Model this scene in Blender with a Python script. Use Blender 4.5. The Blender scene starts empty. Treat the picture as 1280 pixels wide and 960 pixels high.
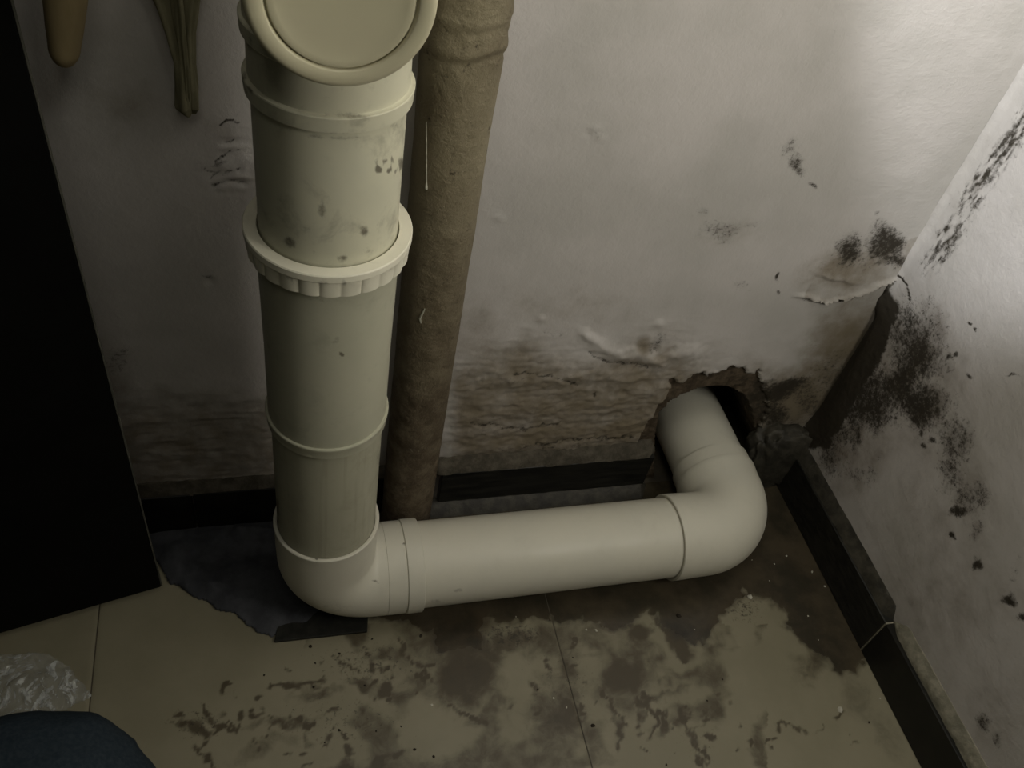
import bpy, math, random
import numpy as np
from mathutils import Matrix, Vector

random.seed(7); rng = np.random.default_rng(7)
S = 0.01                                   # everything below is authored in centimetres
SC = bpy.context.scene

# ------------------------------------------------------------------ camera
F = 1086.89
CAM = np.array([-4.839, -71.651, 103.782])
YAW, PITCH, ROLL = 0.3851, 0.7985, 0.2267
fw = np.array([math.sin(YAW)*math.cos(PITCH), math.cos(YAW)*math.cos(PITCH), -math.sin(PITCH)])
r0 = np.array([math.cos(YAW), -math.sin(YAW), 0.0]); u0 = np.cross(r0, fw)
rt = r0*math.cos(ROLL)+u0*math.sin(ROLL); up = -r0*math.sin(ROLL)+u0*math.cos(ROLL)
cd = bpy.data.cameras.new('camera'); cam = bpy.data.objects.new('camera', cd)
SC.collection.objects.link(cam); SC.camera = cam
cd.sensor_width = 36; cd.lens = F/1280*36; cd.clip_start = 0.02; cd.clip_end = 50
cam.matrix_world = Matrix(((rt[0], up[0], -fw[0], CAM[0]*S), (rt[1], up[1], -fw[1], CAM[1]*S),
                           (rt[2], up[2], -fw[2], CAM[2]*S), (0, 0, 0, 1)))

# ------------------------------------------------------------------ world, lamps, exposure
w = bpy.data.worlds.new('world'); SC.world = w; w.use_nodes = True
w.node_tree.nodes['Background'].inputs[0].default_value = (0.95, 1.0, 0.86, 1)
w.node_tree.nodes['Background'].inputs[1].default_value = 0.012
SC.view_settings.view_transform = 'Standard'; SC.view_settings.look = 'None'
SC.view_settings.exposure = 0.0; SC.view_settings.gamma = 1.0
def lamp(name, loc, aim, energy, angle, blend, radius, col, kind='SPOT'):
    l = bpy.data.lights.new(name, kind); l.energy = energy
    if kind == 'SPOT': l.spot_size = math.radians(angle); l.spot_blend = blend
    l.shadow_soft_size = radius; l.color = col
    o = bpy.data.objects.new(name, l); SC.collection.objects.link(o)
    o.location = [c*S for c in loc]
    d = Vector(aim)-Vector(loc); o.rotation_euler = d.to_track_quat('-Z', 'Y').to_euler()
    return o
lamp('right_fill_light', (66, -70, 95), (66, 0, 20), 8.6, 179, 0.0, 0.12, (1.0, 0.965, 0.86), 'POINT')  # added unseen fill from the right, balanced for brightness
lamp('top_fill_light', (10, -42, 132), (10, 0, 20), 2.2, 179, 0.0, 0.1, (1.0, 0.965, 0.84), 'POINT')  # added fill that lifts the ring nut and cap, no fixture there
lamp('wall_fill_light', (25, -20, 120), (25, 0, 20), 2.7, 179, 0.0, 0.12, (1.0, 0.965, 0.86), 'POINT')  # added fill point close to the back wall, unseen
lamp('front_fill_light', (-10, -90, 170), (0, 0, 20), 3.4, 179, 0.0, 0.2, (1.0, 0.955, 0.82), 'POINT')  # added unseen fill from the camera side
lamp('corner_spot_light', (8, -28, 138), (76, -7, 86), 41, 42, 0.4, 0.03, (0.97, 0.99, 1.0))

# ------------------------------------------------------------------ pixel <-> place helpers
def proj(v):
    d = np.asarray(v, float)-CAM; z = d@fw
    return 640+F*(d@rt)/z, 480-F*(d@up)/z
def ray(x, y): return fw*F+rt*(x-640)-up*(y-480)
def at(x, y, axis, val):
    d = ray(x, y); return CAM+d*((val-CAM[axis])/d[axis])

# ------------------------------------------------------------------ noise
def vnoise(x, y, seed=0):
    xi = np.floor(x).astype(np.int64); yi = np.floor(y).astype(np.int64)
    fx = x-xi; fy = y-yi; fx = fx*fx*(3-2*fx); fy = fy*fy*(3-2*fy)
    def h(a, b):
        n = (a*374761393+b*668265263+seed*1442695041) & 0xffffffff
        n = ((n ^ (n >> 13))*1274126177) & 0xffffffff
        return ((n ^ (n >> 16)) & 0xffff)/65535.0
    a = h(xi, yi); b = h(xi+1, yi); c = h(xi, yi+1); d = h(xi+1, yi+1)
    return (a*(1-fx)+b*fx)*(1-fy)+(c*(1-fx)+d*fx)*fy
def fbm(x, y, oct=4, seed=0):
    t = 0; a = .5; n = 0
    for i in range(oct):
        t = t+a*vnoise(x*2**i, y*2**i, seed+i*17); n += a; a *= .55
    return t/n*2-1
def ridged(x, y, oct=4, seed=0):
    t = 0; a = .5; n = 0
    for i in range(oct):
        t = t+a*(1-np.abs(vnoise(x*2**i, y*2**i, seed+i*13)*2-1)); n += a; a *= .5
    return t/n
def sstep(a, b, x):
    t = np.clip((x-a)/(b-a), 0, 1); return t*t*(3-2*t)
def blobs(px, py, lst):
    """lst of (x, y, rx, ry, degrees, strength)"""
    m = np.zeros_like(px)
    for x, y, rx, ry, dg, s in lst:
        c, si = math.cos(math.radians(dg)), math.sin(math.radians(dg))
        dx = px-x; dy = py-y; u = (dx*c+dy*si)/rx; v = (-dx*si+dy*c)/ry
        m = np.maximum(m, s*np.exp(-(u*u+v*v)**1.3))
    return m
def poly_in(px, py, P):
    ins = np.zeros(px.shape, bool); n = len(P)
    for i in range(n):
        x1, y1 = P[i]; x2, y2 = P[(i+1) % n]
        if y1 == y2: continue
        c = ((y1 > py) != (y2 > py)) & (px < (x2-x1)*(py-y1)/(y2-y1)+x1)
        ins ^= c
    return ins
def soft_poly(px, py, wd, P):
    d, _ = line_d(px, py, P+[P[0]]); return sstep(-wd, wd, np.where(poly_in(px, py, P), d, -d))
def line_d(px, py, L):
    """distance to a polyline and signed side (positive above the line in the photo)"""
    best = np.full(px.shape, 1e9); side = np.zeros(px.shape)
    for (x1, y1), (x2, y2) in zip(L[:-1], L[1:]):
        dx, dy = x2-x1, y2-y1; l2 = dx*dx+dy*dy
        t = np.clip(((px-x1)*dx+(py-y1)*dy)/l2, 0, 1)
        d = np.hypot(px-x1-t*dx, py-y1-t*dy); m = d < best
        best = np.where(m, d, best); side = np.where(m, np.sign(dx*(y1-py)+dy*(px-x1)), side)
    return best, side

# ------------------------------------------------------------------ object helpers
WL = {}
def root(name, loc, label=None, cat=None, group=None, kind=None):
    o = bpy.data.objects.new(name, None); SC.collection.objects.link(o)
    o.location = [c*S for c in loc]; o.empty_display_size = .02
    WL[o] = np.array(loc, float); tag(o, label, cat, group, kind); return o
def tag(o, label=None, cat=None, group=None, kind=None):
    for k, v in (('label', label), ('category', cat), ('group', group), ('kind', kind)):
        if v: o[k] = v
    return o
def mesh(name, verts, faces, mat, parent=None, smooth=True, attrs=None, sharp=35, loc=None):
    verts = np.asarray(verts, float)
    base = WL[parent] if parent is not None else (np.array(loc, float) if loc is not None else np.zeros(3))
    me = bpy.data.meshes.new(name)
    me.from_pydata(((verts-base)*S).tolist(), [], faces if isinstance(faces, list) else faces.tolist())
    if attrs:
        for k, a in attrs.items():
            at_ = me.attributes.new(k, 'FLOAT', 'POINT'); at_.data.foreach_set('value', np.asarray(a, np.float32).ravel())
    me.materials.append(mat); me.update()
    if smooth:
        me.shade_smooth(); me.set_sharp_from_angle(angle=math.radians(sharp))
    o = bpy.data.objects.new(name, me); SC.collection.objects.link(o)
    if parent is not None: o.parent = parent
    else: o.location = base*S
    WL[o] = base; return o
def grid_faces(nu, nv, wrap=False):
    i = np.arange(nu-1)[:, None]; n = nv if wrap else nv-1; j = np.arange(n)[None, :]; jn = (j+1) % nv
    a = i*nv+j; b = (i+1)*nv+j; c = (i+1)*nv+jn; d = i*nv+jn
    return np.stack([a, b, c, d], -1).reshape(-1, 4)
def axis_pts(lo, hi, f0, f1, step, coarse=8):
    p = [f0+i*(f1-f0)/max(1, round((f1-f0)/step)) for i in range(max(1, round((f1-f0)/step))+1)]
    x = f0-coarse
    while x > lo: p.insert(0, x); x -= coarse
    if lo < f0: p.insert(0, lo)
    x = f1+coarse
    while x < hi: p.append(x); x += coarse
    if hi > f1: p.append(hi)
    return np.array(p)
def boxv(x0, x1, y0, y1, z0, z1, bev=0.0):
    """bevelled box as a rounded stack of loops"""
    V = []; Fc = []
    b = min(bev, (x1-x0)/2.1, (y1-y0)/2.1, (z1-z0)/2.1)
    if b <= 0:
        V = [(x, y, z) for z in (z0, z1) for x, y in ((x0, y0), (x1, y0), (x1, y1), (x0, y1))]
        return V, [[3, 2, 1, 0], [4, 5, 6, 7], [0, 1, 5, 4], [1, 2, 6, 5], [2, 3, 7, 6], [3, 0, 4, 7]]
    for z, i in ((z0, b), (z0+b, 0), (z1-b, 0), (z1, b)):
        X0, X1, Y0, Y1 = x0+i, x1-i, y0+i, y1-i
        c = b if i == 0 else b*.4
        V += [(X0+c, Y0, z), (X1-c, Y0, z), (X1, Y0+c, z), (X1, Y1-c, z), (X1-c, Y1, z), (X0+c, Y1, z), (X0, Y1-c, z), (X0, Y0+c, z)]
    for k in range(3):
        for j in range(8): Fc.append([k*8+j, k*8+(j+1) % 8, k*8+8+(j+1) % 8, k*8+8+j])
    Fc.append(list(range(7, -1, -1))); Fc.append(list(range(24, 32)))
    return V, Fc
def sweep(pos, tan, rad, seg=96, ref=(0, 0, 1), cap=False, sq=None, fr=None):
    """tube of given radii along given points; fr = optional function(k, angle array) -> radius array"""
    V = []; th = np.linspace(0, 2*np.pi, seg, endpoint=False)
    n = None
    for k, (p, t, R) in enumerate(zip(pos, tan, rad)):
        t = np.array(t, float); t /= np.linalg.norm(t)
        if n is None:
            n = np.cross(t, ref)
            if np.linalg.norm(n) < 1e-3: n = np.cross(t, (0, 1, 0))
        n = n-t*(n@t); n /= np.linalg.norm(n); b = np.cross(t, n)
        rr = fr(k, th) if fr else R
        a = np.array(p)[None]+(np.cos(th)*rr)[:, None]*n+(np.sin(th)*rr*(1 if sq is None else sq))[:, None]*b
        V.append(a)
    V = np.concatenate(V); Fc = grid_faces(len(rad), seg, True)[:, ::-1].tolist()
    if cap:
        Fc.append(list(range(seg))); Fc.append([len(V)-1-i for i in range(seg)])
    return V, Fc
def straight(p0, p1, prof, **k):
    """prof: list of (distance from p0, radius) along p0->p1"""
    p0 = np.array(p0, float); t = np.array(p1, float)-p0; t /= np.linalg.norm(t)
    return sweep([p0+t*s for s, _ in prof], [t]*len(prof), [R for _, R in prof], **k)
def dense(prof, step=0.6):
    out = [prof[0]]
    for (s0, r0_), (s1, r1) in zip(prof[:-1], prof[1:]):
        n = max(1, int(abs(s1-s0)/step))
        for i in range(1, n+1): out.append((s0+(s1-s0)*i/n, r0_+(r1-r0_)*i/n))
    return out

# ------------------------------------------------------------------ materials
class M:
    def __init__(s, name, rough=.6, spec=.4):
        s.m = bpy.data.materials.new(name); s.m.use_nodes = True; s.t = s.m.node_tree
        s.b = s.t.nodes['Principled BSDF']; s.b.inputs['Roughness'].default_value = rough
        s.b.inputs['Specular IOR Level'].default_value = spec
        s.co = s.n('ShaderNodeTexCoord').outputs['Object']; s.h = None
    def n(s, t, **k):
        x = s.t.nodes.new(t)
        for a, v in k.items(): setattr(x, a, v)
        return x
    def l(s, a, b): s.t.links.new(a, b)
    def setv(s, sock, v):
        if hasattr(v, 'links') or isinstance(v, bpy.types.NodeSocket): s.l(v, sock)
        elif isinstance(v, tuple) and len(v) == 3: sock.default_value = (*v, 1)
        else: sock.default_value = v
    def noise(s, scale, detail=5, rough=.6, dist=0, stretch=None):
        x = s.n('ShaderNodeTexNoise'); x.inputs['Scale'].default_value = scale
        x.inputs['Detail'].default_value = detail; x.inputs['Roughness'].default_value = rough
        x.inputs['Distortion'].default_value = dist; co = s.co
        if stretch:
            mp = s.n('ShaderNodeMapping'); mp.inputs['Scale'].default_value = stretch; s.l(co, mp.inputs[0]); co = mp.outputs[0]
        s.l(co, x.inputs['Vector']); return x.outputs['Fac']
    def attr(s, name):
        x = s.n('ShaderNodeAttribute'); x.attribute_name = name; return x.outputs['Fac']
    def ramp(s, v, a, b, lo=0.0, hi=1.0):
        x = s.n('ShaderNodeMapRange'); x.interpolation_type = 'SMOOTHSTEP'; s.l(v, x.inputs[0])
        for i, q in ((1, a), (2, b), (3, lo), (4, hi)): x.inputs[i].default_value = q
        return x.outputs[0]
    def math(s, op, a, b=0.0):
        x = s.n('ShaderNodeMath', operation=op); s.setv(x.inputs[0], a); s.setv(x.inputs[1], b); return x.outputs[0]
    def mix(s, f, a, b):
        x = s.n('ShaderNodeMix', data_type='RGBA'); s.setv(x.inputs[0], f); s.setv(x.inputs[6], a); s.setv(x.inputs[7], b); return x.outputs[2]
    def col(s, c): s.setv(s.b.inputs['Base Color'], c)
    def rough(s, r): s.setv(s.b.inputs['Roughness'], r)
    def bump(s, h, strength=.4, dist=.002):
        x = s.n('ShaderNodeBump'); x.inputs['Strength'].default_value = strength; x.inputs['Distance'].default_value = dist
        s.l(h, x.inputs['Height'])
        if s.h is not None: s.l(s.h, x.inputs['Normal'])
        s.h = x.outputs[0]; s.l(s.h, s.b.inputs['Normal'])

def wall_mat(name, paint, paint2, dirt):
    m = M(name, .75, .25)
    big = m.noise(5, 4, .6); mid = m.noise(28, 6, .65); fine = m.noise(190, 4, .7); sp = m.noise(170, 6, .78)
    c = m.mix(m.ramp(big, .35, .65), paint, paint2)
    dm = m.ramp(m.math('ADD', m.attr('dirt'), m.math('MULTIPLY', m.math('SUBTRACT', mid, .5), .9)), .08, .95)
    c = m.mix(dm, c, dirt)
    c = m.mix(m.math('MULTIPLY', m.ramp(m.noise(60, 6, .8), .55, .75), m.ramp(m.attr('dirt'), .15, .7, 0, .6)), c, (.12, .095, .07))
    bare = m.attr('bare')
    brick = m.mix(m.ramp(m.noise(70, 5, .7), .35, .7), (.045, .032, .02), (.13, .10, .068))
    c = m.mix(m.ramp(bare, .4, .6), c, brick)
    c = m.mix(m.ramp(m.math('ADD', m.attr('mould_dark'), m.math('MULTIPLY', m.math('SUBTRACT', mid, .5), .5)), .2, .9, 0, .6), c, (.05, .043, .031))
    gate = m.ramp(m.attr('mould_dark'), .04, .3)
    mo = m.math('ADD', m.attr('mould_dark'), m.math('MULTIPLY', m.math('MULTIPLY', m.math('SUBTRACT', sp, .5), gate), 2.0))
    c = m.mix(m.ramp(mo, .30, .82, 0, .96), c, m.mix(mid, (.016, .014, .009), (.05, .04, .028)))
    m.col(c)
    m.bump(mid, .4, .003); m.bump(fine, .35, .0014)
    return m.m
MAT = {}
MAT['wall_back'] = wall_mat('old_white_plaster', (.56, .53, .51), (.47, .45, .425), (.20, .165, .115))
MAT['wall_right'] = wall_mat('mouldy_white_plaster', (.58, .55, .535), (.50, .475, .45), (.19, .155, .12))

def pvc(name, c1, c2, dirtc, smudge=.5, rough=.34, streak=False):
    m = M(name, rough+.08, .35)
    n1 = m.noise(9, 4, .6); n2 = m.noise(34, 5, .65, .3)
    c = m.mix(m.ramp(n1, .35, .7), c1, c2)
    d = m.math('MULTIPLY', m.ramp(n2, .52, .75), smudge)
    c = m.mix(d, c, dirtc)
    if streak:
        c = m.mix(m.ramp(m.noise(160, 3, .6, 0, (1, 1, .04)), .5, .72, 0, .3), c, dirtc)
    a = m.math('ADD', m.attr('grime_shade'), m.math('MULTIPLY', m.math('SUBTRACT', m.noise(95, 5, .7), .5), 1.1))
    c = m.mix(m.ramp(a, .35, .85, 0, .85), c, (.09, .078, .055))
    m.col(c); m.rough(m.ramp(n2, .3, .8, rough+.06, rough+.25)); m.bump(m.noise(14, 3), .12, .002)
    return m.m
MAT['pvc_up'] = pvc('weathered_cream_plastic', (.60, .58, .44), (.52, .51, .395), (.2, .19, .14), .45)
MAT['pvc_cap'] = pvc('yellowed_cream_plastic', (.51, .48, .335), (.49, .455, .32), (.3, .28, .2), .1, .3)
MAT['pvc_nut'] = pvc('ivory_plastic', (.76, .73, .60), (.70, .675, .55), (.3, .27, .2), .3, .4)
MAT['pvc_mid'] = pvc('grey_cream_plastic', (.45, .44, .34), (.41, .405, .31), (.24, .23, .175), .3, .32)
MAT['pvc_low'] = pvc('streaked_cream_plastic', (.40, .39, .295), (.365, .355, .27), (.24, .22, .16), .3, .36, True)
MAT['pvc_new'] = pvc('clean_white_plastic', (.62, .595, .50), (.59, .57, .485), (.4, .38, .31), .12, .3)

m = M('riser_paint', .7, .3)
geo = m.n('ShaderNodeSeparateXYZ'); m.l(m.co, geo.inputs[0]); z = geo.outputs[2]
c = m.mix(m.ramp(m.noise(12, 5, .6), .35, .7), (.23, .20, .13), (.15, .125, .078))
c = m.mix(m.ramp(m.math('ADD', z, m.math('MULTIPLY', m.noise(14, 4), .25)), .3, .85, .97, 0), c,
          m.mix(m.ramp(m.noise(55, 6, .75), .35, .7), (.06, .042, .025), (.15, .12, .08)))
c = m.mix(m.ramp(m.noise(75, 6, .8), .57, .7, 0, .85), c, (.035, .026, .016))
c = m.mix(m.ramp(m.noise(70, 4, .7), .66, .78, 0, .5), c, (.32, .3, .23))
m.col(c); m.bump(m.noise(34, 6, .75), .9, .005); m.bump(m.noise(160, 4), .3, .001); MAT['riser'] = m.m

m = M('beige_floor_tile', .4, .5)
n1 = m.noise(6, 5, .6); n2 = m.noise(38, 6, .7, .5); n3 = m.noise(150, 5, .75)
c = m.mix(m.ramp(n1, .35, .65), (.235, .214, .146), (.20, .182, .12))
a = m.math('ADD', m.attr('stain'), m.math('MULTIPLY', m.math('SUBTRACT', n2, .5), .8))
c = m.mix(m.ramp(a, .12, .8, 0, .93), c, (.05, .037, .018))
wv = m.math('ADD', m.attr('wet'), m.math('MULTIPLY', m.math('SUBTRACT', n2, .5), .7))
c = m.mix(m.ramp(wv, .15, .85, 0, .93), c, m.mix(m.ramp(m.noise(16, 5, .65), .35, .65), (.022, .018, .012), (.055, .042, .026)))
c = m.mix(m.ramp(m.math('ADD', m.attr('speck'), m.math('MULTIPLY', m.math('SUBTRACT', n3, .5), 1.6)), .55, .8, 0, .85), c, (.03, .022, .012))
m.col(c); m.rough(m.ramp(m.attr('wet'), .2, .9, .42, .22)); m.bump(n2, .15, .002); m.bump(n3, .15, .0006); MAT['tile'] = m.m

def simple(name, c1, c2, scale=20, rough=.6, spec=.4, bump=.3, bd=.002, stretch=None):
    m = M(name, rough, spec); n = m.noise(scale, 6, .65, 0, stretch)
    m.col(m.mix(m.ramp(n, .35, .68), c1, c2)); m.bump(n, bump, bd); return m.m
MAT['grout'] = simple('dark_grout', (.05, .042, .03), (.09, .075, .05))
MAT['skirt'] = simple('black_glazed_tile', (.008, .008, .007), (.028, .027, .022), 45, .38, .4, .08, .001, (.5, 1, 4))
MAT['skirt_end'] = simple('dull_black_tile', (.006, .006, .005), (.014, .013, .01), 30, .45, .35, .1)
MAT['mortar_wet'] = simple('wet_dark_mortar', (.022, .02, .015), (.06, .054, .04), 45, .6, .4, .7, .003)
MAT['mortar_grey'] = simple('grey_brown_mortar', (.06, .052, .038), (.12, .105, .08), 60, .8, .3, .7, .003)
MAT['mortar_pale'] = simple('pale_mortar', (.17, .16, .12), (.28, .26, .2), 70, .85, .3, .7, .003)
MAT['black'] = simple('black_lacquered_board', (.0022, .0022, .002), (.0035, .0035, .003), 12, .6, .08, .05)
MAT['edge'] = simple('grey_edge_strip', (.05, .05, .04), (.09, .085, .07), 30, .5, .3)
MAT['cloth'] = simple('dark_slate_cloth', (.045, .047, .052), (.08, .082, .09), 26, .95, .1, .5, .003)
MAT['denim'] = simple('blue_grey_cloth', (.022, .032, .042), (.034, .046, .056), 220, .95, .1, .5, .001)
MAT['mat'] = simple('black_rubber', (.008, .008, .006), (.02, .02, .015), 70, .6, .3, .5)
MAT['wood'] = simple('tan_wood', (.26, .2, .1), (.33, .26, .14), 16, .6, .3, .1, .002, (3, 3, .6))
MAT['olive'] = simple('olive_rag', (.15, .14, .085), (.22, .205, .13), 40, .85, .2, .3, .002, (3, 3, .5))
MAT['steel'] = simple('dull_steel', (.2, .2, .18), (.3, .3, .27), 30, .4, .5)
MAT['chip'] = simple('white_plaster_chip', (.42, .40, .33), (.55, .53, .45), 150, .9, .2)
MAT['grit'] = simple('dark_grit', (.015, .012, .008), (.04, .03, .02), 150, .8, .2)
MAT['drip'] = simple('dried_white_paint', (.45, .44, .36), (.5, .49, .4), 100, .5, .4)
m = M('clear_film', .15, .5); m.b.inputs['Transmission Weight'].default_value = .97
m.b.inputs['IOR'].default_value = 1.2; m.col((.85, .88, .86)); m.b.inputs['Transmission Weight'].default_value = .2; m.setv(m.b.inputs['Alpha'], m.ramp(m.noise(26, 4, .6, 3.5), .5, .62, .12, .62)); m.bump(m.noise(45, 4, .6, 2.5), 1.0, .008); MAT['film'] = m.m  # opaque white squiggles stand in for reflections on the film

# ================================================================== THE SETTING
# ---- back wall: a relief surface at y = 0 (negative = towards the room)
X0, X1, ZT = -140.0, 72.6, 240.0
xs = axis_pts(X0, X1+3.6, -30, X1+3.6, .25); zs = axis_pts(0, ZT, 0, 82, .25)
Xg, Zg = np.meshgrid(xs, zs, indexing='ij')
P0 = np.stack([Xg, np.zeros_like(Xg), Zg], -1); px, py = proj(P0)
vis = (Zg < 84) & (Xg > -32)
px = np.where(vis, px, -500); py = np.where(vis, py, -500)
jx = px+7*fbm(Xg*.6, Zg*.6, 4, 3); jy = py+8*fbm(Xg*.6+40, Zg*.6, 4, 5)
outer = poly_in(jx, jy, [(790, 575), (798, 548), (815, 520), (832, 496), (840, 478), (862, 474), (868, 462), (885, 468), (903, 463),
                         (930, 460), (936, 470), (948, 462), (951, 478), (960, 492), (957, 515), (951, 545), (962, 660), (790, 660)])
inner = poly_in(px+2.0*fbm(Xg*.7, Zg*.7, 2, 31), py, [(822, 700), (820, 552), (828, 520), (848, 500), (878, 489), (908, 487), (930, 497), (943, 520), (946, 560), (962, 610), (965, 700)])
low = np.clip(sstep(395, 480, py+22*fbm(Xg*.12, Zg*.12, 3, 2))*(1-sstep(845, 960, px))*sstep(540, 580, px), 0, 1)
left = sstep(460, 540, py+20*fbm(Xg*.1, Zg*.1, 3, 4))*(1-sstep(345, 520, px))*vis
crack = blobs(px, py, [(290, 208, 34, 36, 0, 1), (300, 160, 20, 10, 0, .5)])
H = .06*fbm(Xg*.05, Zg*.05, 3, 1)+.02*fbm(Xg*.4, Zg*.4, 3, 6)
rough_relief = (ridged(Xg*.16+.05*Zg, Zg*.30, 5, 11)-.62)+.5*(ridged(Xg*.5, Zg*1.1, 4, 12)-.6)
H -= rough_relief*(low*.48+left*.4)
H -= low*.10*ridged(Xg*1.6, Zg*2.0, 3, 19)
H -= (ridged(Xg*.5, Zg*.9, 3, 21)-.6)*.35*crack
H -= low*.12*fbm(Xg*1.4, Zg*1.8, 3, 14)
for L, hgt, wd in [([(728, 415), (752, 434), (775, 443), (800, 446), (824, 456)], .42, 7), ([(815, 450), (850, 443), (868, 440)], .3, 7),
                   ([(690, 455), (720, 470), (755, 466), (790, 475)], .22, 9), ([(640, 478), (680, 470), (715, 486)], .18, 8),
                   ([(745, 505), (790, 500), (835, 480)], .22, 8), ([(570, 470), (600, 462), (640, 470)], .15, 7)]:
    d, s_ = line_d(jx, jy, L); H -= hgt*np.exp(-(d/wd)**2)
# small pits and blisters
for x, y, r, hh in [(742, 492, 5, .3), (676, 398, 5, -.2), (817, 435, 7, .3), (744, 160, 7, -.12), (750, 172, 5, -.12), (735, 168, 4, .1),
                    (623, 272, 6, -.12), (635, 493, 6, .2), (705, 500, 8, .15), (262, 352, 6, .15), (290, 500, 8, -.15), (824, 405, 6, -.2)]:
    H += hh*np.exp(-(((px-x)/r)**2+((py-y)/(r*.8))**2))
# peeling skin of paint whose lower edge ends in a ridge by the corner
pd, sd = line_d(px+3*fbm(Xg*.8, Zg*.8, 3, 41), py+4*fbm(Xg*.6, Zg*.6, 3, 44), [(985, 372), (1010, 371), (1030, 377), (1060, 372), (1090, 359), (1108, 354), (1122, 344), (1150, 330)])
peel = np.where(sd > 0, 1.0, 0)*np.exp(-pd/26)*sstep(985, 1040, px)
H -= .45*peel
pd2, sd2 = line_d(px, py+3*fbm(Xg, Zg, 2, 47), [(1030, 345), (1045, 350), (1060, 352)])
H -= .25*np.where(sd2 > 0, 1.0, 0)*np.exp(-pd2/9)
H -= .35*np.exp(-(pd/3.0)**2)*np.where(sd > 0, 1, 0)*sstep(985, 1010, px)
H = np.where(outer, .75+.35*fbm(Xg*.5, Zg*.5, 4, 51), H)
H = np.where(inner, 14.0, H)
H = np.where(vis, H, 0.0)
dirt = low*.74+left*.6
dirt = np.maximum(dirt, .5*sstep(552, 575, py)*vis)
dirt = np.maximum(dirt, blobs(px, py, [(1062, 430, 75, 52, -45, .85), (1000, 500, 85, 45, -20, .95), (1030, 470, 60, 40, -45, .8), (1062, 338, 62, 30, -5, .72), (690, 545, 150, 24, -4, .9), (960, 470, 60, 30, 10, .4),  # first blobs: brown dirt, deepened to paint the hollow wall's shading
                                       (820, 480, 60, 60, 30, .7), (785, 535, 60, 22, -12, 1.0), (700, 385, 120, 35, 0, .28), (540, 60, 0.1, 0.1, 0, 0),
                                       (590, 420, 50, 60, 0, .45), (610, 470, 70, 60, 0, .5), (160, 130, 60, 60, 0, .3), (120, 480, 60, 60, 0, .5), (275, 165, 26, 16, 30, .35), (805, 432, 14, 16, 0, .85), (910, 290, 55, 30, 0, .22)]))  # blob at the upper left paints the soft shadow on the wall
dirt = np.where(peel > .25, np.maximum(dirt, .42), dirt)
mould_dark = blobs(px+14*fbm(Xg*.28, Zg*.28, 4, 201), py+14*fbm(Xg*.28+30, Zg*.28, 4, 202), [(992, 186, 16, 26, 20, .42), (1001, 212, 12, 18, 0, .6), (1014, 236, 5, 5, 0, .8), (885, 265, 14, 12, 0, .36), (900, 288, 36, 16, -10, .42), (940, 280, 20, 6, -10, .33),
                       (1058, 310, 20, 20, 0, .8), (1052, 325, 26, 14, 0, .45), (1104, 304, 27, 24, -30, .85), (1116, 326, 20, 14, 0, .75), (1080, 325, 50, 20, 0, .34), (1094, 272, 6, 6, 0, .5), (972, 346, 4, 6, 0, .8), (972, 366, 4, 5, 0, .8), (925, 355, 16, 12, 0, .35),
                       (975, 492, 44, 18, -18, .95), (940, 475, 16, 12, 0, .5), (1040, 470, 50, 30, -50, .42), (960, 520, 26, 22, 0, .75), (1010, 505, 20, 26, 0, .5), (945, 510, 20, 18, 0, .6), (990, 540, 50, 26, 0, .5), (748, 163, 16, 14, 0, .3), (742, 492, 4, 4, 0, .8),
                       (265, 352, 10, 4, 0, .5), (145, 450, 22, 26, 0, .4), (700, 415, 40, 12, 0, .28), (630, 480, 60, 14, 0, .3), (820, 433, 10, 14, 0, .45), (600, 520, 70, 10, 0, .3), (280, 200, 22, 3, -25, .55), (268, 212, 30, 3, 10, .5), (700, 560, 150, 10, -5, .35)])
cl, _ = line_d(px+2*fbm(Xg, Zg, 2, 61), py, [(275, 157), (284, 149), (298, 153)]); mould_dark = np.maximum(mould_dark, .8*np.exp(-(cl/2)**2))
for L in ([(262, 222), (272, 212), (284, 214), (300, 208)], [(270, 200), (285, 192), (302, 188)], [(280, 180), (296, 176)], [(265, 230), (290, 226), (308, 230)], [(670, 555), (720, 548), (790, 545)], [(590, 528), (650, 536), (700, 530)], [(640, 465), (690, 470), (720, 480)], [(735, 440), (760, 452), (810, 458)]):
    cl, _ = line_d(px+5*fbm(Xg*.9, Zg*.9, 3, 62), py+5*fbm(Xg*.9+30, Zg*.9, 3, 63), L); mould_dark = np.maximum(mould_dark, .62*np.exp(-(cl/2.2)**2)); H += .1*np.exp(-(cl/3)**2)
mould_dark = np.maximum(mould_dark, 1.2*np.exp(-(pd/3.2)**2)*np.where(sd < 0, 1, .3)*sstep(990, 1020, px))
mould_dark = np.where(inner, .95, mould_dark); bare = np.where(outer, 1.0, 0.0)  # whole inside of the hole coloured near black
V = np.stack([Xg, H, Zg], -1).reshape(-1, 3)
o = mesh('wall_back', V, grid_faces(len(xs), len(zs)), MAT['wall_back'], attrs=dict(dirt=dirt, mould_dark=mould_dark, bare=bare), sharp=75); tag(o, kind='structure')

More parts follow.
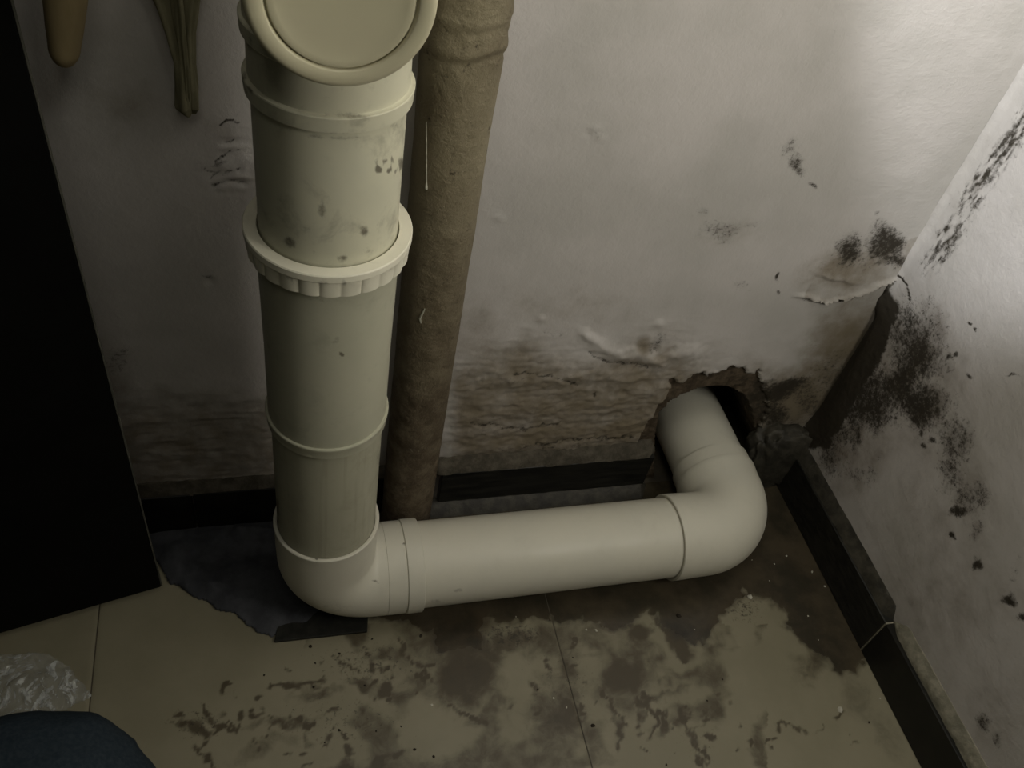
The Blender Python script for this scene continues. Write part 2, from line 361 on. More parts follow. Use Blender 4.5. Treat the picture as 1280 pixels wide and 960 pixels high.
# ---- right wall: relief at x = 72.6 (negative offset = towards the room)
ys = axis_pts(-180, 0, -75, 0, .25); zs = axis_pts(0, ZT, 0, 86, .25)
Yg, Zg = np.meshgrid(ys, zs, indexing='ij')
px, py = proj(np.stack([np.full_like(Yg, X1), Yg, Zg], -1))
vis = (Zg < 88) & (Yg > -76)
px = np.where(vis, px, -500); py = np.where(vis, py, -500)
H = .06*fbm(Yg*.06, Zg*.06, 3, 71)+.03*fbm(Yg*.5, Zg*.5, 3, 72)
cor = np.exp(Yg/1.2)                                                   # close to the corner
H -= (.32+.12*fbm(Zg*.4, Zg*0, 3, 90))*np.exp(-(Yg/.7)**2)*sstep(37, 41, Zg)
H -= .5*np.exp(-((Zg-36.5)/2.2)**2)*np.exp(Yg/2.5)                      # lump where the ridge meets the corner
H += .9*sstep(37, 33, Zg)*sstep(10, 16, Zg)*np.exp(-((Yg+.2)/(.4+.09*np.clip(37-Zg, 0, 40)))**2)   # eroded pocket beside the corner
tri = soft_poly(px+5*fbm(Yg, Zg, 3, 74), py+5*fbm(Yg, Zg, 3, 75), 9, [(1109, 352), (1124, 388), (1108, 430), (1090, 468), (1064, 510), (1036, 560), (1000, 560), (1005, 520)])
mould_dark = blobs(px+16*fbm(Yg*.28, Zg*.28, 4, 203), py+18*fbm(Yg*.28+30, Zg*.28, 4, 204), [(1140, 425, 42, 58, 5, .66), (1146, 440, 36, 48, 10, .8), (1130, 480, 34, 40, 0, .82), (1152, 505, 34, 38, 20, .82), (1170, 520, 44, 60, 0, .40), (1040, 575, 26, 34, 0, .55), (1075, 590, 30, 16, 30, .4), (1085, 500, 48, 34, -40, .68), (1050, 545, 40, 24, 0, .58),
                       (1170, 455, 22, 26, 0, .45), (1178, 412, 4, 4, 0, .6), (1210, 412, 7, 3, 0, .85), (1219, 419, 4, 4, 0, .85), (1180, 445, 7, 4, 0, .8), (1192, 447, 5, 5, 0, .7), (1214, 474, 6, 3, 10, .85), (1265, 467, 14, 2, 0, .7),
                       (1080, 500, 56, 56, -20, .8), (1120, 400, 16, 30, 15, .5), (1137, 527, 7, 5, 0, .9), (1152, 540, 5, 7, 0, .9), (1154, 556, 4, 4, 0, .9), (1118, 528, 4, 4, 0, .7), (1076, 545, 10, 8, 30, .7), (1168, 550, 4, 5, 0, .8),
                       (1195, 550, 26, 46, -15, .52), (1190, 590, 24, 30, 0, .54), (1213, 625, 22, 34, 0, .52), (1200, 645, 12, 9, 0, .85), (1191, 675, 5, 5, 0, .95), (1224, 706, 5, 6, 0, .95), (1220, 668, 14, 18, 0, .40),
                       (1262, 748, 13, 9, -10, .85), (1278, 770, 8, 8, 0, .8), (1265, 715, 12, 26, 0, .35), (1232, 900, 9, 20, -25, .62), (1255, 925, 8, 16, -25, .5), (1110, 630, 0.1, .1, 0, 0)])
sd_, ss_ = line_d(px, py, [(1137, 340), (1180, 262), (1230, 185), (1300, 95)])
al = (px*.56-py*.83); ac = (px*.83+py*.56)
band = np.exp(-((sd_-21)/19)**2)*(ss_ < 0)*sstep(372, 318, py)
mould_dark = np.maximum(mould_dark, band*(.50+.62*fbm(ac*.34, al*.08, 3, 77)))  # grey streaks running up beside the corner line
mould_dark = np.maximum(mould_dark, 1.25*tri)  # pocket beside the corner coloured near black
kl, _ = line_d(px+2*fbm(Yg, Zg, 2, 93), py, [(1120, 342), (1128, 348), (1134, 358), (1138, 374)]); mould_dark = np.maximum(mould_dark, 1.0*np.exp(-(kl/1.6)**2)); H_k = .2*np.exp(-(kl/3)**2)
dirt = blobs(px, py, [(1140, 470, 80, 120, 0, .45), (1205, 600, 45, 110, -15, .34), (1060, 560, 60, 50, 0, .6), (1160, 410, 60, 60, 0, .3), (1260, 740, 40, 60, 0, .3), (1060, 600, 30, 30, 50, .5), (1190, 240, 40, 100, 33, .25), (1160, 740, 110, 150, 0, .34), (1240, 880, 60, 90, 0, .3)])  # includes a broad blob that darkens the lower wall
bare = np.zeros_like(dirt); H = np.where(vis, H, 0)
H += .12*np.clip(mould_dark-.4, 0, 1)*fbm(Yg*2.2, Zg*2.2, 3, 79)+band*.10*fbm(ac*.25, al*.06, 3, 77)
V = np.stack([X1+H, Yg, Zg], -1).reshape(-1, 3)
o = mesh('wall_right', V, grid_faces(len(ys), len(zs))[:, ::-1], MAT['wall_right'], attrs=dict(dirt=dirt, mould_dark=mould_dark, bare=bare), sharp=75); tag(o, kind='structure')

# ---- floor: bed with large tiles
V, Fc = boxv(X0, X1, -180, 15, -3, -.12)
floor = mesh('floor', V, Fc, MAT['grout'], smooth=False); tag(floor, kind='structure')
cols_x = [(-140, -83.6), (-83.4, -27.38), (-27.22, 29.0), (29.16, 72.5)]; rows_y = [(-180, -117.1), (-116.9, -58.6), (-58.4, -.1)]
def tile_masks(Xg, Yg):
    px, py = proj(np.stack([Xg, Yg, np.zeros_like(Xg)], -1)); ok = (Yg > -58.5) & (Xg > -45)
    px = np.where(ok, px, -900); py = np.where(ok, py, -900)
    jx = px+16*fbm(Xg*.25, Yg*.25, 4, 81)+6*fbm(Xg*1.2, Yg*1.2, 2, 83); jy = py+14*fbm(Xg*.25+50, Yg*.25, 4, 82)+6*fbm(Xg*1.2, Yg*1.2+7, 2, 84)
    wetp = soft_poly(jx, jy, 11, [(455, 600), (460, 775), (540, 782), (545, 810), (600, 812), (612, 782), (660, 770), (715, 775), (770, 790), (812, 762), (850, 800), (880, 815), (902, 770), (935, 742), (965, 748), (1000, 800), (1030, 830), (1046, 850), (1075, 850), (1085, 800), (960, 560)])
    wet = wetp
    wet = np.maximum(wet, blobs(px, py, [(580, 830, 42, 48, 0, .5), (690, 905, 30, 50, 0, .35), (1040, 800, 34, 45, 20, .6), (1070, 870, 24, 50, -25, .42), (1110, 920, 20, 50, -25, .38)]))
    stain = blobs(jx, jy, [(580, 835, 48, 58, 0, .85), (782, 838, 42, 48, 10, .75), (700, 900, 40, 70, 10, .62), (800, 790, 20, 12, 0, .8), (850, 800, 12, 34, -30, .7), (455, 860, 20, 11, 20, .75), (484, 862, 13, 12, 0, .8),
                           (435, 952, 13, 10, 0, .9), (480, 942, 12, 6, 25, .9), (395, 870, 45, 9, -8, .55), (330, 935, 45, 14, -20, .5), (350, 905, 50, 5, -10, .6), (240, 905, 16, 10, 0, .6), (255, 912, 12, 6, 20, .9), (600, 900, 40, 12, 30, .3),
                           (770, 895, 8, 26, -15, .6), (832, 905, 6, 26, 12, .75), (815, 868, 22, 7, -20, .75), (800, 890, 5, 22, 25, .6), (855, 893, 6, 16, 25, .75), (845, 860, 30, 8, -25, .5), (878, 955, 12, 5, 50, .8),
                           (640, 800, 45, 14, -10, .7), (560, 790, 80, 25, 0, .6), (1010, 830, 26, 26, 0, .5), (520, 830, 60, 50, 0, .38), (690, 800, 60, 30, 0, .5), (750, 800, 60, 20, 0, .5)])
    stain = np.maximum(stain, .5*sstep(.62, .85, ridged(Xg*.09, Yg*.12, 4, 87))*(px > 380)*(px < 960)*(py > 780))
    ln = np.zeros_like(px)
    for L in ([(250, 880), (262, 898), (275, 912), (290, 920)], [(500, 800), (540, 850)], [(560, 880), (580, 895), (610, 903)], [(850, 880), (870, 930), (892, 958)], [(755, 868), (775, 885), (772, 930)],
              [(800, 868), (812, 878), (822, 900), (816, 925)], [(820, 775), (850, 800), (858, 830)], [(970, 910), (985, 900), (1000, 912)], [(240, 930), (262, 960)], [(330, 860), (345, 862), (400, 858)]):
        d, _ = line_d(jx, jy, L); ln = np.maximum(ln, .75*np.exp(-(d/3.5)**2))
    sp = []
    r2 = np.random.default_rng(5)
    for cx, cy, sx, sy, n in ((455, 855, 75, 45, 34), (330, 900, 90, 40, 22), (690, 850, 60, 60, 18), (245, 905, 40, 25, 12), (870, 900, 70, 40, 16), (430, 935, 60, 20, 10), (1000, 920, 70, 30, 8)):
        for _ in range(n): sp.append((r2.normal(cx, sx*.55), r2.normal(cy, sy*.55), r2.uniform(3, 9), r2.uniform(2, 5), r2.uniform(-50, 50), r2.uniform(.6, .95)))
    stain = np.maximum(stain, blobs(jx, jy, sp))
    stain = np.maximum(stain, ln)
    speck = 1.2*blobs(px, py, [(470, 830, 90, 60, 0, .42), (640, 795, 70, 25, 0, .55), (430, 900, 150, 60, 0, .42), (460, 830, 110, 50, 0, .46), (700, 850, 90, 60, 0, .40), (250, 905, 60, 35, 0, .46), (960, 900, 120, 50, 0, .30), (380, 810, 40, 30, 0, .34), (860, 930, 90, 60, 0, .36), (930, 760, 40, 30, 0, .5)])
    return dict(stain=stain*(1.12+.5*fbm(Xg*.5, Yg*.5, 3, 205)), wet=wet, speck=speck)
for a, b in cols_x:
    for c_, d_ in rows_y:
        near = d_ > -1 and b > -30
        fx0 = max(a, -45)
        if near or (d_ > -1 and a < -27 and b > -45):
            us = axis_pts(a, b, fx0, b, .3); vs = axis_pts(c_, d_, max(c_, -52), d_, .3)
        else: us = np.array([a, b]); vs = np.array([c_, d_])
        Ug, Vg = np.meshgrid(us, vs, indexing='ij'); Zt = np.zeros_like(Ug)
        Zt[0, :] = Zt[-1, :] = -.06; Zt[:, 0] = Zt[:, -1] = -.06
        V = np.stack([Ug, Vg, Zt], -1).reshape(-1, 3); Fc = grid_faces(len(us), len(vs)).tolist(); n = len(V); nv = len(vs); nu = len(us)
        rim = [i*nv for i in range(nu)]+[(nu-1)*nv+j for j in range(1, nv)]+[i*nv+nv-1 for i in range(nu-2, -1, -1)]+[j for j in range(nv-2, 0, -1)]
        V = np.vstack([V, V[rim]*[1, 1, 0]+[0, 0, -.12]])
        for k in range(len(rim)): Fc.append([rim[k], n+k, n+(k+1) % len(rim), rim[(k+1) % len(rim)]])
        Xa = V[:, 0]; Ya = V[:, 1]
        mesh('tile', V, Fc, MAT['tile'], parent=floor, attrs=tile_masks(Xa, Ya), sharp=60)

# ---- black skirting tiles
bb = root('baseboard_back', (17, -.6, 0), kind='structure')
for a, b in ((-137, -107.1), (-106.9, -77.1), (-76.9, -46.2), (-46, -16.1), (-15.9, 14.3), (16.7, 48.6)):
    V, Fc = boxv(a, b, -1.15, 0.6, .9 if a > 15 else .0, 7.9, .12); mesh('tile', V, Fc, MAT['skirt'] if a > 15 else MAT['skirt_end'], parent=bb)
br = root('baseboard_right', (72, -30, 0), kind='structure')
for a, b, mt in ((-31.0, -1.5, 'skirt'), (-61.6, -31.25, 'skirt_end'), (-92, -61.8, 'skirt_end'), (-122.2, -92.2, 'skirt_end'), (-152.6, -122.4, 'skirt_end')):
    V, Fc = boxv(71.3, 72.9, a, b, 0, 7.6, .12); mesh('tile', V, Fc, MAT[mt], parent=br)
V, Fc = boxv(71.34, 72.7, -31.24, -31.01, 0, 7.5); mesh('grout_joint', V, Fc, MAT['mortar_pale'], parent=br, smooth=False)

def fillet(name, mat, axis, a, b, sec, amp=.12, seed=0, step=.3, kind='structure', endfade=1.5):
    """ragged mortar strip: sec = closed cross-section [(offset, height)], runs along x ('x') or y ('y')"""
    sec = np.array(sec, float); us = np.arange(a, b+step/2, step); n = len(sec); V = []
    # refine section
    pts = []
    for i in range(n):
        p, q = sec[i], sec[(i+1) % n]; k = max(1, int(np.hypot(*(q-p))/.35))
        for j in range(k): pts.append(p+(q-p)*j/k)
    pts = np.array(pts); c = pts.mean(0)
    for u in us:
        f = min(1, min(u-a, b-u)/endfade+.15)
        nz = fbm(np.full(len(pts), u*.8), np.arange(len(pts))*.45, 3, seed)
        dd = pts-sec[0]; pp = sec[0]+dd*f
        nr = (pts-c)/np.maximum(np.hypot(*(pts-c).T), .1)[:, None]
        pp = pp+nr*(amp*nz)[:, None]
        V.append(np.stack([np.full(len(pts), u), pp[:, 0], pp[:, 1]], -1) if axis == 'x' else np.stack([pp[:, 0], np.full(len(pts), u), pp[:, 1]], -1))
    V = np.concatenate(V); m_ = len(pts)
    Fc = grid_faces(len(us), m_, True).tolist()+[list(range(m_)), [len(V)-1-i for i in range(m_)]]
    o = mesh(name, V, Fc, mat, sharp=50); tag(o, kind=kind); return o
fillet('trim_1', MAT['mortar_grey'], 'x', 15, 49, [(.3, 7.7), (-1.15, 7.75), (-1.0, 8.3), (-.1, 10.4), (.3, 10.4)], .16, 5)
fillet('trim_2', MAT['mortar_grey'], 'x', -60, 15, [(.3, 7.7), (-1.1, 7.75), (-.9, 8.1), (-.1, 9.6), (.3, 9.6)], .16, 8)
fillet('trim_3', MAT['mortar_wet'], 'x', 14, 49.5, [(-.3, -.05), (-3.0, -.05), (-1.25, 1.3), (-.3, 1.3)], .14, 12)
fillet('trim_4', MAT['mortar_wet'], 'y', -31, -2, [(73, 7.5), (71.5, 7.6), (71.9, 8.5), (72.5, 9.6), (73, 9.6)], .14, 15)
fillet('trim_5', MAT['mortar_pale'], 'y', -75, -30.6, [(73, 7.5), (71.75, 7.6), (71.85, 8.3), (72.5, 9.7), (73, 9.7)], .13, 18, endfade=3)
# lump of dark mortar filling the corner between hole and right wall
def lump(name, c, r, mat, amp=.15, n=40, seed=0, cut=None, parent=None, sup=1, **kw):
    V = []; m_ = n//2
    for i in range(m_+1):
        ph = math.pi*i/m_
        for j in range(n):
            t = 2*math.pi*j/n; d = np.array([math.sin(ph)*math.cos(t), math.sin(ph)*math.sin(t), math.cos(ph)])
            V.append(d)
    V = np.array(V); nz = fbm(V[:, 0]*2.2+V[:, 2]*1.3+9, V[:, 1]*2.2-V[:, 2]*.9+5, 3, seed)
    V = np.sign(V)*np.abs(V)**sup*(1+amp*nz)[:, None]*np.array(r)+np.array(c)
    if cut is not None: V[:, 2] = np.maximum(V[:, 2], cut)
    return mesh(name, V, grid_faces(m_+1, n, True), mat, parent=parent, sharp=80, **kw)
tag(lump('trim_6', (69.3, -.9, 5.2), (5.4, 2.6, 6.6), MAT['mortar_wet'], .3, 90, 3, .02, sup=.62), kind='structure')

# ================================================================== WHITE DRAIN PIPE
YP, ZH, XE = -13.85, 6.3, 57.4
drain = root('drain_pipe', (0, YP, 0), 'large cream plastic drain pipe, standing then bending along the floor into the wall hole', 'pipe')
def grime_shade(V, lst):
    V = np.asarray(V); px, py = proj(V); front = ((V-CAM)[:, 1] < (YP+4-CAM[1]))
    return dict(grime_shade=1.3*blobs(px+3*fbm(px*.05, py*.05, 3, 5), py, lst)*front)
def pipe_part(name, p0, p1, prof, mat, label=None, marks=(), parent=drain, seg=112, cap=False, fr=None, sharp=30):
    V, Fc = straight(p0, p1, dense(prof, .5), seg=seg, cap=cap, fr=fr)
    o = mesh(name, V, Fc, MAT[mat], parent=parent, attrs=grime_shade(V, marks), sharp=sharp); tag(o, label=label); return o
UP = (0, YP, 1e3)
# lower elbow with two sockets
def elbow(name, prof1, prof2, corner, d1, d2, Rb, leg, mat, marks, label=None):
    """legs start at corner+d*leg ; prof lists (distance from socket mouth, radius)"""
    corner = np.array(corner, float); d1 = np.array(d1, float); d2 = np.array(d2, float)
    pos, tan, rad = [], [], []
    for s, R in dense(prof1, .5): pos.append(corner+d1*(leg-s)); tan.append(-d1); rad.append(R)
    cc = corner+(d1+d2)*Rb; n = 26
    for i in range(1, n):
        a = math.pi/2*i/n; pos.append(cc-d2*Rb*math.cos(a)-d1*Rb*math.sin(a)); tan.append(-d1*math.cos(a)+d2*math.sin(a)); rad.append(prof1[-1][1]+(prof2[-1][1]-prof1[-1][1])*i/n)
    for s, R in reversed(dense(prof2, .5)): pos.append(corner+d2*(leg-s)); tan.append(d2); rad.append(R)
    V, Fc = sweep(pos, tan, rad, seg=112, ref=np.cross(d1, d2))
    o = mesh(name, V, Fc, MAT[mat], parent=drain, attrs=grime_shade(V, marks), sharp=28); tag(o, label=label); return o
L1 = 18.9-ZH
e1 = elbow('elbow', [(0.9, 5.52), (0.05, 5.52), (0, 5.62), (0, 5.86), (.08, 5.94), (.5, 5.94), (.58, 5.86), (4.0, 5.86), (L1-6.0, 5.8)],
           [(1.2, 5.52), (1.1, 5.52), (1.08, 5.86), (1.16, 5.96), (3.1, 5.96), (3.16, 5.86), (3.22, 5.78), (3.3, 5.86), (5.5, 5.84), (5.54, 5.78), (5.6, 5.82), (L1-6.0, 5.8)],
           (0, YP, ZH), (0, 0, 1), (1, 0, 0), 6.0, L1, 'pvc_new',
           [(505, 680, 3, 3, 0, .8), (395, 698, 2.5, 2.5, 0, .9), (470, 727, 7, 3, 30, .6), (480, 728, 2, 8, 0, .6), (525, 672, 9, 3, 30, .35), (481, 700, 1.5, 50, 0, .28), (400, 720, 60, 8, 15, .2), (420, 760, 50, 12, 10, .3)], 'cream elbow at the foot of the standing pipe')
L2 = 11.2
e2 = elbow('elbow', [(1.0, 5.52), (.05, 5.52), (0, 5.62), (0, 5.88), (.08, 5.97), (1.6, 5.95), (3.6, 5.88), (L2-6.2, 5.85)],
           [(0, 5.52), (.02, 5.7), (.12, 5.84), (1.9, 5.86), (2.1, 5.86), (2.2, 6.0), (2.5, 6.04), (3.0, 6.0), (4.0, 5.9), (L2-6.2, 5.86)],
           (XE, YP, ZH), (-1, 0, 0), (0, 1, 0), 6.2, L2, 'pvc_new', [(845, 672, 1.5, 40, 0, .25)], 'cream elbow turning into the wall hole')
pipe_part('horizontal_section', (9.5, YP, ZH), (60, YP, ZH), [(0, 5.5), (XE-L2+1.5-9.5, 5.5)], 'pvc_new', 'clean cream length lying along the floor', [(572, 738, 9, 4, -10, .5), (545, 752, 14, 4, 0, .4)])
pipe_part('wall_branch', (XE, YP+L2-1, ZH), (XE, 50, ZH), [(0, 5.5), (26.5, 5.5)], 'pvc_new', 'short length entering the hole')
# standing pipe, coupling, nut
pipe_part('lower_section', (0, YP, 17.2), UP, [(0, 5.46), (21, 5.46)], 'pvc_low', 'dull streaked length between the elbow and the coupling', [(346, 640, 4, 30, 0, .55), (474, 590, 4, 40, 0, .5)])
pipe_part('coupling', (0, YP, 36.9), UP, [(0, 5.47), (0, 5.72), (.1, 5.82), (.9, 5.86), (1.05, 5.92), (1.4, 5.95), (1.5, 5.9), (1.5, 5.68), (10, 5.66), (22.6, 5.78)], 'pvc_mid', 'long grey-cream coupling sleeve with a lip at its foot',
          [(420, 425, 10, 7, -20, .42), (427, 443, 3.5, 2, -15, .95), (335, 430, 5, 16, 0, .35), (405, 374, 70, 6, 5, .35)])
NR = 25
def nut_r(base, amp):
    return lambda th: base+amp*(np.abs(np.cos(th*NR/2))**.5-.75)
nut_prof = [(0, 5.8, 0), (0, 6.36, .12), (.12, 6.50, .17), (1.5, 6.58, .17), (1.62, 6.62, .06), (1.7, 6.70, 0), (2.25, 6.70, 0), (2.35, 6.62, 0), (2.35, 5.64, 0), (2.25, 5.6, 0), (.3, 5.58, 0)]
V, Fc = straight((0, YP, 57.95), UP, [(s, R) for s, R, _ in nut_prof], seg=360, fr=lambda k, th: nut_r(nut_prof[k][1], nut_prof[k][2])(th))
nut = mesh('collar_nut', V, Fc, MAT['pvc_nut'], parent=drain, sharp=32,
           attrs=grime_shade(V, [(352, 346, 22, 6, 12, .42), (365, 352, 4, 8, 0, .5), (405, 352, 12, 6, 0, .42), (430, 354, 6, 8, 0, .40), (485, 340, 20, 9, -30, .35), (306, 312, 6, 16, 0, .5), (438, 334, 2, 4, 0, .5)])); tag(nut, label='ivory ring nut with ribbed edge')
pipe_part('upper_section', (0, YP, 57.5), UP, [(0, 5.48), (15.4, 5.48)], 'pvc_up', 'smudged cream length above the ring nut',
          [(405, 262, 8, 18, 0, .55), (380, 285, 12, 8, 20, .42), (455, 290, 8, 9, 0, .66), (362, 303, 12, 9, 30, .6), (392, 317, 8, 5, 0, .55), (428, 322, 7, 5, 0, .62), (350, 250, 10, 20, -20, .3),
           (470, 203, 3, 6, 0, .8), (482, 202, 3, 4, 0, .8), (490, 200, 3, 6, 0, .8), (502, 205, 5, 10, 0, .75), (482, 213, 22, 2.5, 2, .9), (420, 172, 70, 5, 0, .45), (425, 275, 20, 8, 0, .3), (430, 331, 60, 4, 0, .35), (495, 160, 12, 16, 0, .35), (460, 312, 12, 8, 0, .35)])
# inspection tee with screw cap
CZ, CY = 82.15, -22.5
tee = pipe_part('inspection_tee', (0, YP, 71.9), UP, [(0, 5.5), (0, 5.8), (.06, 5.88), (1.12, 5.96), (1.2, 5.9), (1.22, 5.7), (1.28, 5.6), (4.2, 5.58), (4.22, 5.84), (4.3, 5.9), (5.3, 5.95), (5.38, 5.88), (5.4, 5.68), (20, 5.7), (20.1, 5.95), (21.2, 5.95), (21.3, 5.5)],
                'pvc_up', 'inspection tee with two raised rings', [(312, 112, 10, 5, 40, .7), (345, 72, 40, 4, 38, .6), (430, 170, 80, 4, 3, .6), (430, 145, 90, 4, 3, .35), (306, 95, 4, 8, 0, .6), (420, 118, 50, 14, 0, .25), (312, 50, 6, 20, 0, .5)])  # grime marks, plus the cap's soft shadow painted just below it
pipe_part('tee_neck', (0, YP-3, CZ), (0, -50, CZ), [(0, 4.7), (5.2, 4.7)], 'pvc_up', parent=tee)
pipe_part('upper_riser', (0, YP, 91), UP, [(0, 5.48), (149, 5.48)], 'pvc_up', seg=64)
cp = [(0, 4.75), (0, 5.05), (.1, 5.36), (.35, 5.45), (1.1, 5.45), (1.3, 5.4), (1.42, 5.2), (1.47, 5.05), (1.45, 4.42), (1.38, 4.34), (1.12, 4.28), (1.12, 4.22), (1.34, 4.14), (1.38, 4.0), (1.30, 3.7), (1.22, 3.0), (1.15, 1.5), (1.12, .02)]
V, Fc = straight((-.08, CY+1.4, CZ), (-.08, -60, CZ-1.5), cp, seg=128, cap=True)
cap = mesh('inspection_cap', V, Fc, MAT['pvc_cap'], parent=drain, sharp=50, attrs=grime_shade(V, [(380, 68, 12, 3, 25, .3)])); tag(cap, label='round yellowed screw cap with a dished face')

# ================================================================== BROWN RISER BEHIND
riser = root('riser_pipe', (11.4, -4.5, 0), 'rough brown-olive painted riser pipe against the wall, behind the cream pipe', 'pipe')
hs = np.concatenate([np.arange(0, 92, .3), np.arange(92, 241, 6)]); th = np.linspace(0, 2*np.pi, 96, endpoint=False)
Hh, Tt = np.meshgrid(hs, th, indexing='ij')
R = 3.3+.04*fbm(np.cos(Tt)*5+9, Hh*1.1+np.sin(Tt)*4, 4, 96)+.06*fbm(Tt*2.2, Hh*.25, 4, 91)+.05*np.sin(Tt*2+1)
R += .24*sstep(62, 76, Hh)+.10*fbm(Tt*1.5, Hh*.12, 2, 92)*sstep(60, 70, Hh)
crease = 70.6-.8*np.sin(Tt-.3)
cw = .35+.65*sstep(-.2, .8, np.cos(Tt+1.0)); crease = crease+.5*fbm(Tt*1.5, Hh*0, 3, 95)
R -= .17*np.exp(-((Hh-crease)/.3)**2)*cw; R += .13*np.exp(-((Hh-crease-.7)/.5)**2)*cw; R -= .1*np.exp(-((Hh-crease-1.6+.8*np.sin(Tt))/.25)**2)*cw**2
R += .09*np.exp(-((Hh-74.6-.3*np.sin(Tt))/.25)**2)+.1*np.exp(-((Hh-79)/.3)**2)
R = np.minimum(R, 3.95)
V = np.stack([11.4+R*np.cos(Tt), -4.5+R*np.sin(Tt), Hh], -1).reshape(-1, 3)
V[:, 1] = np.minimum(V[:, 1], -.35)
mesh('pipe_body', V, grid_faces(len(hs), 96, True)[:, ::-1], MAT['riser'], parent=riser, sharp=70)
# dried paint drip running down the riser
def on_riser(x, y, off=.06):
    d = ray(x, y); c = np.array([11.4, -4.5]); R_ = 3.3+off+(.2 if y < 130 else 0); wv = CAM[:2]-c
    a = d[0]**2+d[1]**2; b = wv@d[:2]; cc = wv@wv-R_*R_; t = (-b-math.sqrt(max(b*b-a*cc, 0)))/a
    return CAM+d*t
pts = [on_riser(533, y) for y in range(152, 239, 4)]
rd = [.03+.03*abs(math.sin(i*1.7))*(.5+i/22) for i in range(len(pts))]; rd[-1] = .13; rd[-2] = .11
V, Fc = sweep(pts, [(0, 0, -1)]*len(pts), rd, seg=10, cap=True); d_ = mesh('paint_drip', V, Fc, MAT['drip'], parent=riser); tag(d_, label='thin white dried paint drip')
pts = [on_riser(x, y) for x, y in ((531, 386), (528, 392), (525, 398), (526, 404))]
V, Fc = sweep(pts, [(0, 0, -1)]*4, [.05, .1, .12, .05], seg=10, cap=True); d_ = mesh('paint_drip', V, Fc, MAT['drip'], parent=riser); tag(d_, label='short white paint blob')

# ================================================================== BLACK CABINET AT LEFT
cab = root('cabinet', (-20.2, -10.2, 0), 'tall black cabinet standing against the wall at the left edge', 'cabinet')
ax = np.array([-.976, -.217, 0]); ay = np.array([-.217, .976, 0]); c0 = np.array([-20.0, -10.3, 0])
def cabbox(name, u0_, u1, v0, v1, z0, z1, mat, bev=.1, parent=cab, label=None):
    V, Fc = boxv(u0_, u1, v0, v1, z0, z1, bev); V = np.array(V)
    V = c0+V[:, :1]*ax+V[:, 1:2]*ay+V[:, 2:]*np.array([0, 0, 1])
    return tag(mesh(name, V, [f[::-1] for f in Fc], mat, parent=parent), label=label)
cabbox('body', .1, 62, 1.6, 8.8, 1.2, 150, MAT['black'])
door = cabbox('door', .0, 61.9, 0, 1.5, 1.6, 149.5, MAT['black'])
cabbox('edge_strip', -.18, -.01, .1, 1.4, 1.6, 149.5, MAT['edge'], .03, door, 'thin grey edging')
for u in (4.6, 54): 
    for v in (1.2, 6.4): cabbox('foot', u, u+3, v, v+2, 0, 1.15, MAT['mat'], .1)
lc = at(62, 408, 1, -15); 
cabbox('latch', 11.5, 13.4, -.25, -.02, 43.2, 43.7, MAT['steel'], .05, door, 'small dull steel latch')

# ================================================================== THINGS HANGING AT UPPER LEFT
hb = at(80, 82, 1, -3.2); ht = at(80, 0, 1, -3.2)
hd = root('wooden_handle', (hb[0], -3.2, hb[2]), 'tan wooden handle with rounded end hanging at the top left by the cabinet', 'handle')
zb = hb[2]; prof = []
for i in range(10):
    a = math.pi/2*i/9; prof.append((1.6*(1-math.cos(a)), 1.4*math.sin(a)+.01))
prof += [(3, 1.62), (6, 1.95), (10, 2.0), (20, 1.7), (24, 1.5)]
p0 = np.array([hb[0], -3.2, zb]); V, Fc = straight(p0, at(82, -40, 1, -3.2), prof, seg=40, cap=True, sq=.8)
mesh('handle_body', V, Fc, MAT['wood'], parent=hd, sharp=60)
V, Fc = straight(p0+np.array([-.9, 3.2, 22.5]), p0+np.array([-.9, -4, 22.6]), [(0, .2), (5, .2), (5, .35), (5.2, .35)], seg=16, cap=True)
mesh('hanging_nail', V, Fc, MAT['steel'], parent=hd)

rag = root('rag_strip', tuple(at(236, 148, 1, -1.6)), 'twisted olive-green rag strip hanging left of the round pipe cap', 'rag')
def strand(name, pxs, rads, y, seed, parent, flat=.55):
    P_ = np.array([at(x, yy, 1, y+dy) for x, yy, dy in pxs]); ts = np.linspace(0, len(P_)-1, 70); i = np.clip(ts.astype(int), 0, len(P_)-2); f = (ts-i)[:, None]
    f = f*f*(3-2*f)*.5+f*.5
    P2 = P_[i]*(1-f)+P_[i+1]*f; rr = np.interp(ts, range(len(rads)), rads); T = np.gradient(P2, axis=0)
    def fr(k, th): return rr[k]*(1+.22*np.sin(3*th+k*.05+seed)+.12*np.sin(7*th-k*.07))
    V, Fc = sweep(P2, T, rr, seg=48, cap=True, sq=flat, ref=(0, 1, 0), fr=fr); return mesh(name, V, Fc, MAT['olive'], parent=parent, sharp=80)
strand('left_fold', [(196, -40, 0), (206, 0, 0), (216, 35, 0), (226, 75, 0), (229, 110, 0), (231, 135, 0), (236, 146, 0)], [.9, .78, .66, .6, .62, .7, .15], -1.5, 0, rag, .8)
strand('right_fold', [(240, -40, 0), (236, 0, .1), (234, 40, .1), (236, 80, .1), (238, 110, .1), (241, 135, .1), (243, 142, .1)], [.8, .72, .55, .5, .66, .55, .12], -1.3, 2, rag, .8)
strand('middle_fold', [(222, -40, -.5), (222, 0, -.5), (226, 40, -.4), (231, 85, -.3), (234, 120, -.2), (237, 143, -.1)], [.5, .42, .36, .3, .28, .1], -1.5, 4, rag, .9)
pp = at(222, -40, 1, -1.5); V, Fc = straight((pp[0], .1, pp[2]-.3), (pp[0], -9, pp[2]), [(0, .18), (3.2, .18), (3.2, .4), (3.4, .4)], seg=16, cap=True)
mesh('hanging_nail', V, Fc, MAT['steel'], parent=rag)

